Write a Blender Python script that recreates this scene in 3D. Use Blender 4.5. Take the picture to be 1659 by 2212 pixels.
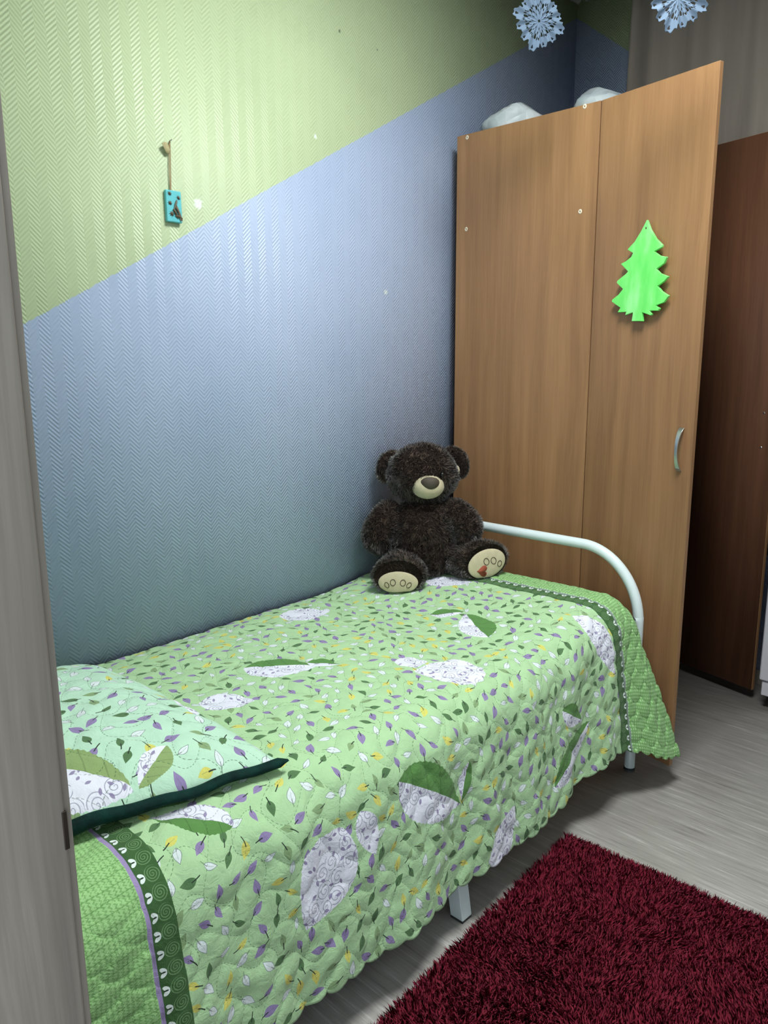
import bpy, math, random
import numpy as np

# ------------------------------------------------------------------ camera, world, light, exposure
S = bpy.context.scene
for o in list(bpy.data.objects): bpy.data.objects.remove(o)
from mathutils import Matrix, Vector
cam_data = bpy.data.cameras.new('camera'); cam = bpy.data.objects.new('camera', cam_data)
S.collection.objects.link(cam); S.camera = cam
FPX, PITCH, ROLL, YAW = 1656.42, .1999, -.0072, .7621
fw = Vector((-math.sin(YAW) * math.cos(PITCH), math.cos(YAW) * math.cos(PITCH), -math.sin(PITCH)))
rt = Vector((math.cos(YAW), math.sin(YAW), 0)); up = rt.cross(fw)
c_, s_ = math.cos(ROLL), math.sin(ROLL)
rt, up = c_ * rt + s_ * up, -s_ * rt + c_ * up
M3 = Matrix((rt, up, -fw)).transposed()
cam.matrix_world = Matrix.Translation((1.893, 0, 1.3309)) @ M3.to_4x4()
cam_data.sensor_fit = 'VERTICAL'; cam_data.sensor_height = 36; cam_data.lens = FPX * 36 / 2212
cam_data.clip_start = .02

W = bpy.data.worlds.new('corridor_light'); S.world = W; W.use_nodes = True
bg = W.node_tree.nodes['Background']; bg.inputs[0].default_value = (.80, .92, 1.0, 1); bg.inputs[1].default_value = 1.6
S.view_settings.view_transform = 'Standard'; S.view_settings.look = 'None'
S.view_settings.gamma = 1; S.view_settings.use_curve_mapping = False
S.view_settings.exposure = .38
LAMP_XY, LAMP_STRENGTH = (1.24, 1.42), 40.0

# ------------------------------------------------------------------ mesh helpers
COL = S.collection
LOC = {}
def empty(name, loc, label, cat, group=None):
    o = bpy.data.objects.new(name, None); COL.objects.link(o); o.location = loc; o.empty_display_size = .05
    LOC[o] = np.array(loc, float); tag(o, label, cat, group); return o
def tag(o, label=None, cat=None, group=None, kind=None):
    if label: o['label'] = label
    if cat: o['category'] = cat
    if group: o['group'] = group
    if kind: o['kind'] = kind
    return o
def mesh_np(name, V, polys):
    """polys: (n,3) or (n,4) int array, or a list of such arrays / lists."""
    me = bpy.data.meshes.new(name); V = np.asarray(V, np.float32)
    if isinstance(polys, np.ndarray): polys = [polys]
    idx, sizes = [], []
    for p in polys:
        if isinstance(p, np.ndarray):
            idx.append(p.reshape(-1)); sizes.append(np.full(len(p), p.shape[1]))
        else:
            idx.append(np.array(p)); sizes.append(np.array([len(p)]))
    idx = np.concatenate(idx).astype(np.int32); sizes = np.concatenate(sizes).astype(np.int32)
    me.vertices.add(len(V)); me.vertices.foreach_set('co', V.reshape(-1))
    me.loops.add(len(idx)); me.loops.foreach_set('vertex_index', idx)
    me.polygons.add(len(sizes)); me.polygons.foreach_set('loop_start', (np.cumsum(sizes) - sizes).astype(np.int32))
    try: me.polygons.foreach_set('loop_total', sizes)
    except Exception: pass
    me.update(calc_edges=True); me.validate()
    return me
def obj(name, V, polys, mat, parent=None, smooth=True, bevel=0, solid=0, subsurf=0):
    """Link one mesh object; V is in world coordinates, re-based on the parent's place."""
    V = np.asarray(V, float)
    base = LOC[parent] if parent is not None else np.zeros(3)
    me = mesh_np(name, V - base, polys)
    o = bpy.data.objects.new(name, me); COL.objects.link(o)
    LOC[o] = base
    if parent is not None: o.parent = parent
    for m in (mat if isinstance(mat, (list, tuple)) else [mat]): me.materials.append(m)
    if smooth: me.polygons.foreach_set('use_smooth', np.ones(len(me.polygons), bool))
    if bevel:
        b = o.modifiers.new('bevel', 'BEVEL'); b.width = bevel; b.segments = 2; b.limit_method = 'ANGLE'; b.angle_limit = .6; b.harden_normals = True
    if solid:
        s = o.modifiers.new('solid', 'SOLIDIFY'); s.thickness = solid; s.offset = -1
    if subsurf:
        s = o.modifiers.new('sub', 'SUBSURF'); s.levels = s.render_levels = subsurf
    return o
BOXF = np.array([[0, 3, 2, 1], [4, 5, 6, 7], [0, 1, 5, 4], [1, 2, 6, 5], [2, 3, 7, 6], [3, 0, 4, 7]])
def boxv(x0, x1, y0, y1, z0, z1):
    return np.array([[x0, y0, z0], [x1, y0, z0], [x1, y1, z0], [x0, y1, z0], [x0, y0, z1], [x1, y0, z1], [x1, y1, z1], [x0, y1, z1]], float)
def box(name, b, mat, parent=None, bevel=.0015, xf=None, **k):
    V = boxv(*b)
    if xf is not None: V = xf(V)
    return obj(name, V, BOXF, mat, parent, smooth=bool(bevel), bevel=bevel, **k)
def join(parts):
    Vs, Ps, n = [], [], 0
    for V, P in parts:
        P = [P] if isinstance(P, np.ndarray) else P
        for p in P: Ps.append(p + n if isinstance(p, np.ndarray) else [i + n for i in p])
        Vs.append(np.asarray(V, float)); n += len(V)
    return np.concatenate(Vs), Ps
def grid_faces(n, m, wrap=False):
    i, j = np.meshgrid(np.arange(n - 1), np.arange(m if wrap else m - 1), indexing='ij')
    k = (j + 1) % m
    return np.stack([i * m + j, (i + 1) * m + j, (i + 1) * m + k, i * m + k], -1).reshape(-1, 4)
def tube(path, rad, n=16, caps=True):
    """Sweep a circle (rad: number, or per-point, or (k,2) radii) along a polyline."""
    P = np.asarray(path, float); k = len(P); T = np.gradient(P, axis=0); T /= np.linalg.norm(T, axis=1)[:, None] + 1e-12
    rad = np.asarray(rad, float); rad = np.broadcast_to(rad if rad.ndim else np.full(k, rad), (k,) if rad.ndim < 2 else (k, 2))
    if rad.ndim == 1: rad = np.stack([rad, rad], -1)
    up = np.array([0, 0, 1.]) if abs(T[0][2]) < .9 else np.array([0, 1., 0])
    N = np.cross(up, T[0]); N /= np.linalg.norm(N); a = np.linspace(0, 2 * np.pi, n, endpoint=False); V = []
    for i in range(k):
        N = N - T[i] * (N @ T[i]); N /= np.linalg.norm(N); B = np.cross(T[i], N)
        V.append(P[i] + rad[i, 0] * np.cos(a)[:, None] * N + rad[i, 1] * np.sin(a)[:, None] * B)
    F = [grid_faces(k, n, True)[:, ::-1]]
    if caps: F += [list(range(n)), list(range((k - 1) * n, k * n))[::-1]]
    return np.concatenate(V), F
def ellipsoid(c, r, n=20, m=28, R=None):
    t = np.linspace(0.0, np.pi, n); p = np.linspace(0, 2 * np.pi, m, endpoint=False)
    t = np.clip(t, .02, np.pi - .02)
    T, Pp = np.meshgrid(t, p, indexing='ij')
    V = np.stack([r[0] * np.sin(T) * np.cos(Pp), r[1] * np.sin(T) * np.sin(Pp), r[2] * np.cos(T)], -1).reshape(-1, 3)
    if R is not None: V = V @ np.asarray(R).T
    return V + np.asarray(c), [grid_faces(n, m, True), list(range(m))[::-1], list(range((n - 1) * m, n * m))]
def spline(P, n):
    P = np.asarray(P, float); k = len(P); t = np.linspace(0, k - 1, n); out = []
    Q = np.concatenate([[2 * P[0] - P[1]], P, [2 * P[-1] - P[-2]]])
    for x in t:
        i = min(int(x), k - 2); f = x - i; a, b, c, d = Q[i:i + 4]
        out.append(.5 * (2 * b + (c - a) * f + (2 * a - 5 * b + 4 * c - d) * f * f + (3 * b - a - 3 * c + d) * f ** 3))
    return np.array(out)
def extrude_outline(pts2, thick, to3):
    """Flat outline (n,2) -> solid plate; to3(s, z, depth) gives world points."""
    n = len(pts2); V = np.concatenate([to3(pts2[:, 0], pts2[:, 1], np.full(n, thick)), to3(pts2[:, 0], pts2[:, 1], np.zeros(n))])
    i = np.arange(n); j = (i + 1) % n
    return V, [list(range(n)), list(range(2 * n - 1, n - 1, -1)), np.stack([i, i + n, j + n, j], -1)]

# ------------------------------------------------------------------ node helpers
def C(h, a=1):
    """sRGB hex -> linear rgba"""
    v = [int(h[i:i + 2], 16) / 255 for i in (0, 2, 4)]
    return tuple(x / 12.92 if x <= .04045 else ((x + .055) / 1.055) ** 2.4 for x in v) + (a,)
class NT:
    def __init__(s, tree): s.t = tree; s.n = tree.nodes; s.l = tree.links
    def set(s, sock, v):
        if isinstance(v, bpy.types.NodeSocket): s.l.new(v, sock)
        elif v is not None: sock.default_value = v
    def m(s, op, a, b=None, c=None, clamp=False):
        n = s.n.new('ShaderNodeMath'); n.operation = op; n.use_clamp = clamp
        for i, v in enumerate((a, b, c)): s.set(n.inputs[i], v)
        return n.outputs[0]
    def add(s, a, b): return s.m('ADD', a, b)
    def sub(s, a, b): return s.m('SUBTRACT', a, b)
    def mul(s, a, b): return s.m('MULTIPLY', a, b)
    def lt(s, a, b): return s.m('LESS_THAN', a, b)
    def gt(s, a, b): return s.m('GREATER_THAN', a, b)
    def sin(s, a): return s.m('SINE', a)
    def band(s, x, a, b): return s.mul(s.gt(x, a), s.lt(x, b))
    def step(s, x, a, b):
        n = s.n.new('ShaderNodeMapRange'); n.interpolation_type = 'SMOOTHSTEP'
        s.set(n.inputs[0], x); n.inputs[1].default_value = a; n.inputs[2].default_value = b; return n.outputs[0]
    def vm(s, op, a, b=None):
        n = s.n.new('ShaderNodeVectorMath'); n.operation = op; s.set(n.inputs[0], a)
        if b is not None: s.set(n.inputs[1], b)
        return n.outputs['Value'] if op in ('LENGTH', 'DISTANCE', 'DOT_PRODUCT') else n.outputs[0]
    def sep(s, v):
        n = s.n.new('ShaderNodeSeparateXYZ'); s.set(n.inputs[0], v); return n.outputs
    def comb(s, x, y, z=0.0):
        n = s.n.new('ShaderNodeCombineXYZ')
        for i, v in enumerate((x, y, z)): s.set(n.inputs[i], v)
        return n.outputs[0]
    def rot(s, v, ang):
        n = s.n.new('ShaderNodeVectorRotate'); n.rotation_type = 'Z_AXIS'; s.set(n.inputs['Vector'], v); s.set(n.inputs['Angle'], ang); return n.outputs[0]
    def mix(s, f, a, b, mode='MIX'):
        n = s.n.new('ShaderNodeMix'); n.data_type = 'RGBA'; n.blend_type = mode
        s.set(n.inputs[0], f); s.set(n.inputs[6], a); s.set(n.inputs[7], b); return n.outputs[2]
    def noise(s, v, scale, detail=3, rough=.5, dim='3D', dist=0.0):
        n = s.n.new('ShaderNodeTexNoise'); n.noise_dimensions = dim; s.set(n.inputs['Vector'], v)
        n.inputs['Scale'].default_value = scale; n.inputs['Detail'].default_value = detail; n.inputs['Roughness'].default_value = rough
        n.inputs['Distortion'].default_value = dist; return n.outputs[0]
    def voro(s, v, scale, rnd=1.0, feature='F1', dim='2D'):
        n = s.n.new('ShaderNodeTexVoronoi'); n.voronoi_dimensions = dim; n.feature = feature; s.set(n.inputs['Vector'], v)
        n.inputs['Scale'].default_value = scale; n.inputs['Randomness'].default_value = rnd; return n
    def ramp(s, f, stops, const=False):
        n = s.n.new('ShaderNodeValToRGB'); r = n.color_ramp
        if const: r.interpolation = 'CONSTANT'
        while len(r.elements) < len(stops): r.elements.new(.5)
        for e, (p, c) in zip(r.elements, stops): e.position = p; e.color = c
        s.set(n.inputs[0], f); return n.outputs[0]
    def bump(s, h, dist, strength=1.0, normal=None):
        n = s.n.new('ShaderNodeBump'); n.inputs['Strength'].default_value = strength; n.inputs['Distance'].default_value = dist
        s.set(n.inputs['Height'], h)
        if normal is not None: s.set(n.inputs['Normal'], normal)
        return n.outputs[0]
    def coord(s, which='Object'): return s.n.new('ShaderNodeTexCoord').outputs[which]
    def pos(s): return s.n.new('ShaderNodeNewGeometry').outputs['Position']
def material(name, color=(.5, .5, .5, 1), rough=.6, metal=0.0, spec=.5, sheen=0.0, trans=0.0):
    m = bpy.data.materials.new(name); m.use_nodes = True; t = NT(m.node_tree)
    b = t.n['Principled BSDF']; t.b = b
    t.set(b.inputs['Base Color'], color); b.inputs['Roughness'].default_value = rough; b.inputs['Metallic'].default_value = metal
    b.inputs['Specular IOR Level'].default_value = spec
    if sheen: b.inputs['Sheen Weight'].default_value = sheen
    m['nt'] = 0
    return m, t
def vary(name, color, amt=.12, scale=30, rough=.6, bump=0.0, bscale=200, stretch=(1, 1, 1), **k):
    """Plain material with a little procedural mottling and grain."""
    m, t = material(name, color, rough, **k)
    p = t.vm('MULTIPLY', t.coord(), stretch)
    n = t.noise(p, scale, 4)
    dark = tuple(c * (1 - amt) for c in color[:3]) + (1,); light = tuple(min(1, c * (1 + amt)) for c in color[:3]) + (1,)
    t.set(t.b.inputs['Base Color'], t.ramp(n, [(.25, dark), (.75, light)]))
    if bump: t.set(t.b.inputs['Normal'], t.bump(t.noise(p, bscale, 2), bump))
    return m
# ------------------------------------------------------------------ materials: room
def wallpaper(name, axis, line, patches=()):
    """Painted herringbone wallpaper; the blue paint ends on a slanted line, green above it."""
    m, t = material(name, rough=.42, spec=.45)
    p = t.pos(); s = t.sep(p); a = s[axis]; z = s[2]
    half = .0265
    tri = t.m('PINGPONG', a, half)                                      # zigzag across the wall
    saw = t.add(z, tri)
    rid = t.sin(t.mul(saw, 2 * math.pi / .0112))
    col = t.gt(t.m('FRACT', t.mul(a, .5 / half)), .5)
    h = t.add(t.mul(rid, t.add(.75, t.mul(col, .25))), t.mul(t.noise(p, 350, 2), .9))
    edge = t.sub(t.sub(z, t.mul(a, line[1])), line[0])
    edge = t.add(edge, t.mul(t.sub(t.noise(p, 60, 2), .5), .006))
    edge = t.add(edge, t.mul(rid, .0012))
    n = t.noise(p, 3.0, 4)
    green = t.ramp(n, [(.3, C('ACBA94')), (.7, C('B5C39C'))])
    blue = t.ramp(n, [(.3, C('A0AFCB')), (.7, C('AAB7D2'))])
    c = t.mix(t.step(edge, -.0012, .0012), blue, green)
    for (pa, pz, r, colr) in patches:
        d = t.m('SQRT', t.add(t.m('POWER', t.sub(a, pa), 2.0), t.m('POWER', t.sub(z, pz), 2.0)))
        d = t.add(d, t.mul(t.sub(t.noise(p, 150, 2), .5), r * 1.2))
        c = t.mix(t.mul(t.sub(1.0, t.step(d, r * .5, r)), .75), c, colr)
    t.set(t.b.inputs['Base Color'], c)
    t.set(t.b.inputs['Normal'], t.bump(h, .0011, .42))
    return m
pale, dark_ = C('DCE6E0'), C('4A5244')
M = {}
M['wall_left'] = wallpaper('wallpaper_left', 1, (.997, .5449), [(1.258, 1.743, .017, pale), (1.692, 1.993, .008, pale), (.99, 1.458, .012, C('A3B2CE')), (1.80, 2.315, .006, dark_), (1.968, 2.305, .004, dark_), (2.0, 1.55, .01, pale)])
M['wall_back'] = wallpaper('wallpaper_back', 0, (2.738, -.765))
M['wall_plain'] = vary('pale_wall_paint', C('E2E6E4'), .03, 6, .7)
M['wall_right'] = M['wall_plain']
M['ceiling'] = vary('ceiling_white', C('E4E8E8'), .03, 8, .8)
def floor_mat():
    m, t = material('grey_streaked_floor', rough=.42, spec=.4)
    p = t.pos()
    q = t.vm('MULTIPLY', p, (4.0, 60.0, 1.0))
    a = t.noise(q, 1.0, 5, .62); b = t.noise(t.vm('MULTIPLY', p, (9.0, 210.0, 1.0)), 1.0, 4, .6); g = t.noise(p, 1.6, 3)
    c = t.ramp(t.add(t.mul(a, .55), t.mul(b, .45)), [(.30, C('86817D')), (.45, C('AFAAA5')), (.56, C('BFBAB5')), (.68, C('E8E5E2'))])
    c = t.mix(t.mul(t.step(g, .4, .75), .25), c, C('9C9991'))
    t.set(t.b.inputs['Base Color'], c)
    t.set(t.b.inputs['Roughness'], t.add(.34, t.mul(b, .2)))
    t.set(t.b.inputs['Normal'], t.bump(b, .0006, .5))
    return m
M['floor'] = floor_mat()
def wood(name, cols, axis=2, tone=1.0, rough=.38, coarse=1.0):
    """Laminate with vertical grain."""
    m, t = material(name, rough=rough, spec=.4 if rough < .6 else .2)
    p = t.pos()
    st = [26.0 * coarse, 26.0 * coarse, 26.0 * coarse]; st[axis] = 1.1
    st2 = [210.0, 210.0, 210.0]; st2[axis] = 5.0
    st3 = [5.0, 5.0, 5.0]; st3[axis] = .35
    w = t.noise(t.vm('MULTIPLY', p, (3.0, 3.0, 1.2)), 1.0, 2)
    pp = t.vm('ADD', p, t.comb(t.mul(w, .05), t.mul(w, .05), 0.0))
    a = t.noise(t.vm('MULTIPLY', pp, tuple(st)), 1.0, 4, .55); b = t.noise(t.vm('MULTIPLY', pp, tuple(st2)), 1.0, 3, .6); g = t.noise(t.vm('MULTIPLY', pp, tuple(st3)), 1.0, 2)
    f = t.add(t.add(t.mul(a, .5), t.mul(b, .25)), t.mul(g, .25))
    c = t.ramp(f, [(.32, cols[0]), (.5, cols[1]), (.68, cols[2])])
    t.set(t.b.inputs['Base Color'], c)
    t.set(t.b.inputs['Normal'], t.bump(b, .0003, .5))
    return m
M['wood'] = wood('brown_laminate', (C('825E41'), C('966F4C'), C('A87E58')))
M['wood_edge'] = wood('laminate_edge', (C('755138'), C('855E40'), C('936C4A')))
M['wood_inner_shaded'] = wood('shade_painted_inner_laminate', (C('4E3222'), C('5E3D2A'), C('6C4732')), rough=.7)  # same laminate, shade on the far door's inner face painted in as darker brown
M['frame_wood'] = wood('grey_door_frame', (C('655E57'), C('7F766D'), C('9A9187')), coarse=1.2, rough=.5)
M['white_metal'] = vary('white_enamel', C('DCE8EA'), .02, 20, .28, spec=.6)
M['grey_metal'] = vary('grey_plastic_foot', C('3A3D3E'), .05, 40, .6)
M['steel'] = vary('brushed_nickel', C('C4C8CA'), .05, 60, .3, metal=1.0)
M['dark_metal'] = vary('dark_latch_metal', C('3B332C'), .1, 60, .4, metal=.8)
M['cap'] = vary('pale_screw_cap', C('D8CDB8'), .05, 60, .5)
M['hole'] = vary('dark_screw_recess', C('4A3A2A'), .05, 60, .7)

# ------------------------------------------------------------------ room shell
def struct(name, V, P, mat, label, bevel=0, cat=None):
    o = obj(name, V, P, mat, None, smooth=False, bevel=bevel); tag(o, label, cat or name.split('_')[0], kind='structure'); return o
YB, XRW, ZC, YF_ = 3.197, 2.42, 2.808, .18
struct('floor', boxv(-.1, XRW + .1, -1.2, YB + .1, -.06, 0), BOXF, M['floor'], 'grey streaked linoleum floor of the bedroom')
struct('ceiling', boxv(-.1, XRW + .1, .06, YB + .1, ZC, ZC + .08), BOXF, M['ceiling'], 'white ceiling of the bedroom')
struct('wall_left', boxv(-.1, 0, .06, YB + .1, 0, ZC), BOXF, M['wall_left'], 'herringbone wall beside the bed, green over a slanted blue area')
struct('wall_back', boxv(0, XRW, YB, YB + .1, 0, ZC), BOXF, M['wall_back'], 'far wall behind wardrobe and curtain, green over blue')
struct('wall_right', boxv(XRW, XRW + .1, .06, YB + .1, 0, ZC), BOXF, M['wall_right'], 'right-hand room wall outside the picture')
V, P = join([(boxv(0, 1.40, .06, YF_, 0, ZC), BOXF), (boxv(1.40, 2.32, .06, YF_, 2.08, ZC), BOXF), (boxv(2.32, XRW, .06, YF_, 0, ZC), BOXF)])
struct('wall_front', V, P, M['wall_plain'], 'near wall with the doorway the view passes through')
# rounded cove where ceiling meets the two walls in the far corner
def cove(name, pts, label):
    V, P = [], []
    sec = [(0, 0), (.020, 0), (.018, -.006), (.012, -.012), (.006, -.016), (.0, -.019)]
    A, B = np.array(pts[0], float), np.array(pts[1], float); inward = np.array(pts[2], float)
    for E_ in (A, B):
        for d, z in sec: V.append(E_ + inward * d + np.array([0, 0, z]))
    n = len(sec); i = np.arange(n); j = (i + 1) % n
    struct(name, np.array(V), [np.stack([i, j, j + n, i + n], -1), list(range(n))[::-1], list(range(n, 2 * n))], M['ceiling'], label, cat='cove')
cove('trim_1', ((0, YF_, ZC), (0, YB, ZC), (1, 0, 0)), 'narrow white ceiling cove along the bed wall')
cove('trim_2', ((.04, YB, ZC), (XRW, YB, ZC), (0, -1, 0)), 'narrow white ceiling cove along the far wall')
box('baseboard_left', (.0, .012, YF_, YB, 0, .06), M['frame_wood']); tag(bpy.data.objects['baseboard_left'], 'low grey baseboard along the bed wall', 'baseboard', kind='structure')
box('baseboard_back', (.012, XRW, YB - .012, YB, 0, .06), M['frame_wood']); tag(bpy.data.objects['baseboard_back'], 'low grey baseboard along the far wall', 'baseboard', kind='structure')

# door frame the camera looks through
dr = empty('door_1', (1.41, .12, 0), 'grey-brown wooden door frame filling the left edge of the picture', 'door frame'); dr['kind'] = 'structure'
box('jamb', (1.385, 1.420, .045, .1860, 0, 2.08), M['frame_wood'], dr, bevel=.002)
box('door_stop', (1.400, 1.4165, .1860, .1915, 0, 2.08), M['frame_wood'], dr, bevel=.0012)
box('jamb', (2.30, 2.335, .045, .1915, 0, 2.08), M['frame_wood'], dr, bevel=.002)
box('head_jamb', (1.385, 2.335, .045, .1915, 2.045, 2.08), M['frame_wood'], dr, bevel=.002)
box('casing', (1.32, 1.412, .020, .059, 0, 2.13), M['frame_wood'], dr, bevel=.003)
box('strike_plate', (1.4185, 1.4208, .1835, .1868, 1.008, 1.036), M['dark_metal'], dr, bevel=.0005)

# flush LED panel in the ceiling (out of frame)
lx, ly = LAMP_XY
lamp = empty('ceiling_light', (lx, ly, ZC), 'square flush LED panel in the ceiling above the bed', 'lamp')
fr = [(boxv(lx - .30, lx + .30, ly - .30, ly - .285, ZC - .014, ZC - .001), BOXF), (boxv(lx - .30, lx + .30, ly + .285, ly + .30, ZC - .014, ZC - .001), BOXF),
      (boxv(lx - .30, lx - .285, ly - .285, ly + .285, ZC - .014, ZC - .001), BOXF), (boxv(lx + .285, lx + .30, ly - .285, ly + .285, ZC - .014, ZC - .001), BOXF)]
obj('frame', *join(fr), M['white_metal'], lamp, smooth=False)
em, t = material('led_panel'); t.set(t.b.inputs['Emission Color'], (.95, 1.0, .99, 1)); t.b.inputs['Emission Strength'].default_value = LAMP_STRENGTH
obj('diffuser', boxv(lx - .285, lx + .285, ly - .285, ly + .285, ZC - .010, ZC - .002), BOXF, em, lamp, smooth=False)

# ------------------------------------------------------------------ wardrobe with both doors open
WX0, WX1, WY0, WY1, WH = .0503, .6111, 2.324, 3.118, 2.1
wd = empty('wardrobe', ((WX0 + WX1) / 2, (WY0 + WY1) / 2, 0), 'tall brown laminate wardrobe beyond the bed foot with two open doors', 'wardrobe')
T_ = .016
sp = box('side_panel', (WX0, WX1, WY0, WY0 + T_, 0, WH), M['wood'], wd, bevel=.001)
sp2 = box('side_panel', (WX0, WX1, WY1 - T_, WY1, 0, WH), M['wood'], wd, bevel=.001)
box('back_panel', (WX0, WX0 + .004, WY0 + T_, WY1 - T_, .06, WH), M['wood_edge'], wd, bevel=0)
box('top_panel', (WX0 + .004, WX1, WY0 + T_, WY1 - T_, WH - .022, WH - .006), M['wood'], wd, bevel=.001)
box('bottom_panel', (WX0 + .004, WX1, WY0 + T_, WY1 - T_, .06, .076), M['wood'], wd, bevel=.001)
box('plinth', (WX1 - .03, WX1 - .014, WY0 + T_, WY1 - T_, 0, .06), M['wood_edge'], wd, bevel=.001)
box('shelf', (WX0 + .004, WX1 - .02, WY0 + T_, WY1 - T_, 1.775, 1.791), M['wood'], wd, bevel=.001)
V, P = tube([(.33, WY0 + T_, 1.70), (.33, WY1 - T_, 1.70)], .012, 12); obj('clothes_rail', V, P, M['steel'], wd)
for (x, z) in ((.0947, 2.089), (.5561, 2.0941), (.0961, 1.7808), (.5551, 1.7832)):
    a = np.linspace(0, 2 * np.pi, 14, endpoint=False)
    rings = [(.0010, .0002), (.0022, -.0004), (.0032, -.0016), (.0056, -.0016), (.0068, .0)]
    V = np.concatenate([np.stack([x + r * np.cos(a), np.full(14, WY0 + d), z + 1.1 * r * np.sin(a)], -1) for r, d in rings])
    o = obj('screw_cap', V, [grid_faces(5, 14, True), list(range(14))], [M['cap'], M['hole']], sp)
    idx = np.zeros(len(o.data.polygons), np.int32); idx[:14] = 1; idx[-1] = 1; o.data.polygons.foreach_set('material_index', idx)
def door(hx, hy, ang, inner):
    """ang: direction of the open leaf; local s along the leaf, d towards the camera side."""
    dx, dy = math.cos(ang), math.sin(ang); nx, ny = dy, -dx
    def xf(V):
        V = np.asarray(V, float); s, d, z = V[..., 0], V[..., 1], V[..., 2]
        return np.stack([hx + s * dx + d * nx, hy + s * dy + d * ny, z], -1)
    return xf
DA = -.1954
xf1 = door(WX1 + .0008, WY0 + .001, DA, False)
LEAF = .396
d1 = box('door', (.002, LEAF, -T_, 0, .04, WH), M['wood'], wd, bevel=.0012, xf=xf1); d1['label'] = 'open near door carrying the handle and the green tree'
xf2 = door(WX1 + .0008, WY1, -.2551, True)
d2 = box('door', (.002, LEAF, -T_, 0, .04, WH), M['wood'], wd, bevel=.0012, xf=xf2); inner = box('inner_face', (.003, LEAF - .001, .0, .0012, .041, WH - .001), M['wood_inner_shaded'], d2, bevel=0, xf=xf2); inner['label'] = 'inner face of the door, its shade painted in as darker brown'; d2['label'] = 'open far door seen from its shaded inner side'
# bow handle: flat strap that widens at both feet
def handle(xf, s0, zc, sgn, par):
    n = 25; z = np.linspace(-.065, .065, n); d = .024 * (1 - (z / .065) ** 2) ** .75 + .0008
    w = .0042 + .0042 * np.abs(z / .065) ** 1.6; th = .0042
    V = []
    for k in range(n):
        d0 = max(d[k] - th, 0.0002)
        V += [[s0 - w[k], sgn * d0, zc + z[k]], [s0 + w[k], sgn * d0, zc + z[k]], [s0 + w[k], sgn * (d[k] + .001), zc + z[k]], [s0 - w[k], sgn * (d[k] + .001), zc + z[k]]]
    return obj('handle', xf(np.array(V)), [grid_faces(n, 4, True), [0, 1, 2, 3], [4 * n - 1, 4 * n - 2, 4 * n - 3, 4 * n - 4]], M['steel'], par, bevel=.0008)
h1 = handle(xf1, .358, 1.053, 1, d1); h1['label'] = 'bowed satin nickel handle'
def handle_back(V): V = np.array(V); V[..., 1] = V[..., 1] - T_; return xf2(V)
handle(handle_back, .358, 1.053, -1, d2)
for z in (1.117, .989):
    V, P = ellipsoid(xf2(np.array([.345, .0005, z])), (.0045, .0022, .0045), 8, 12); obj('screw', V, P, M['steel'], d2)
for zz in (.22, 1.05, 1.9):
    for (xx, dd, wy) in ((xf1, d1, WY0), (xf2, d2, WY1)):
        V, P = tube([xx(np.array([.012 if dd is d1 else .012, -T_ - .004, zz - .02])), xx(np.array([.012, -T_ - .004, zz + .02]))], .004, 10)
        if dd is d1: obj('hinge', V, P, M['steel'], dd)

# green wooden fir tree hung on the near door
OUT = np.array([[.2063,1.7215],[.2205,1.6927],[.2412,1.6645],[.2639,1.6443],[.263,1.6375],[.2381,1.6285],[.2577,1.6147],[.282,1.6087],[.2735,1.5909],[.249,1.578],[.2628,1.565],[.2918,1.5531],[.2774,1.5402],[.2569,1.5288],[.2723,1.5135],[.2967,1.4988],[.2818,1.4809],[.2552,1.4735],[.2688,1.4649],[.2636,1.458],[.2345,1.4595],[.2434,1.4493],[.2399,1.4454],[.2081,1.4559],[.212,1.43],[.172,1.4316],[.1748,1.4575],[.146,1.4502],[.15,1.46],[.117,1.4603],[.1272,1.4737],[.0925,1.4945],[.0953,1.5007],[.1183,1.5143],[.1329,1.5294],[.108,1.5499],[.1108,1.5559],[.1424,1.5743],[.1481,1.5799],[.1202,1.6046],[.1399,1.6112],[.1575,1.6216],[.1629,1.6319],[.1423,1.6438],[.1466,1.6482],[.1667,1.6639],[.1885,1.6922]])
m, t = material('green_painted_wood', rough=.5)
p = t.pos(); n1 = t.noise(t.vm('MULTIPLY', p, (30, 30, 9)), 1.0, 4)
c = t.ramp(n1, [(.3, C('66DE62')), (.5, C('78E672')), (.72, C('9CF098'))]); t.set(t.b.inputs['Base Color'], c)
M['tree'] = m
tr = empty('tree_ornament', tuple(xf1(np.array([.2, .012, 1.57]))), 'flat bright green fir tree cut-out on the open wardrobe door', 'decoration')
V, P = extrude_outline(OUT, .010, lambda s, z, d: xf1(np.stack([s, d + .010, z], -1)))
obj('tree_plate', V, P, M['tree'], tr, smooth=True, bevel=.0016)
V, P = ellipsoid(xf1(np.array([.2057, .0201, 1.6982])), (.0022, .0008, .0035), 8, 12); obj('hanging_hole', V, P, M['hole'], tr)
V, P = tube([xf1(np.array([.2057, -.0004 + .0008, 1.66])), xf1(np.array([.2057, .0112, 1.66]))], .006, 10); obj('mount', V, P, M['cap'], tr)
V, P = tube([xf1(np.array([.2057, .0004, 1.50])), xf1(np.array([.2057, .0112, 1.50]))], .006, 10); obj('mount', V, P, M['cap'], tr)

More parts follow.
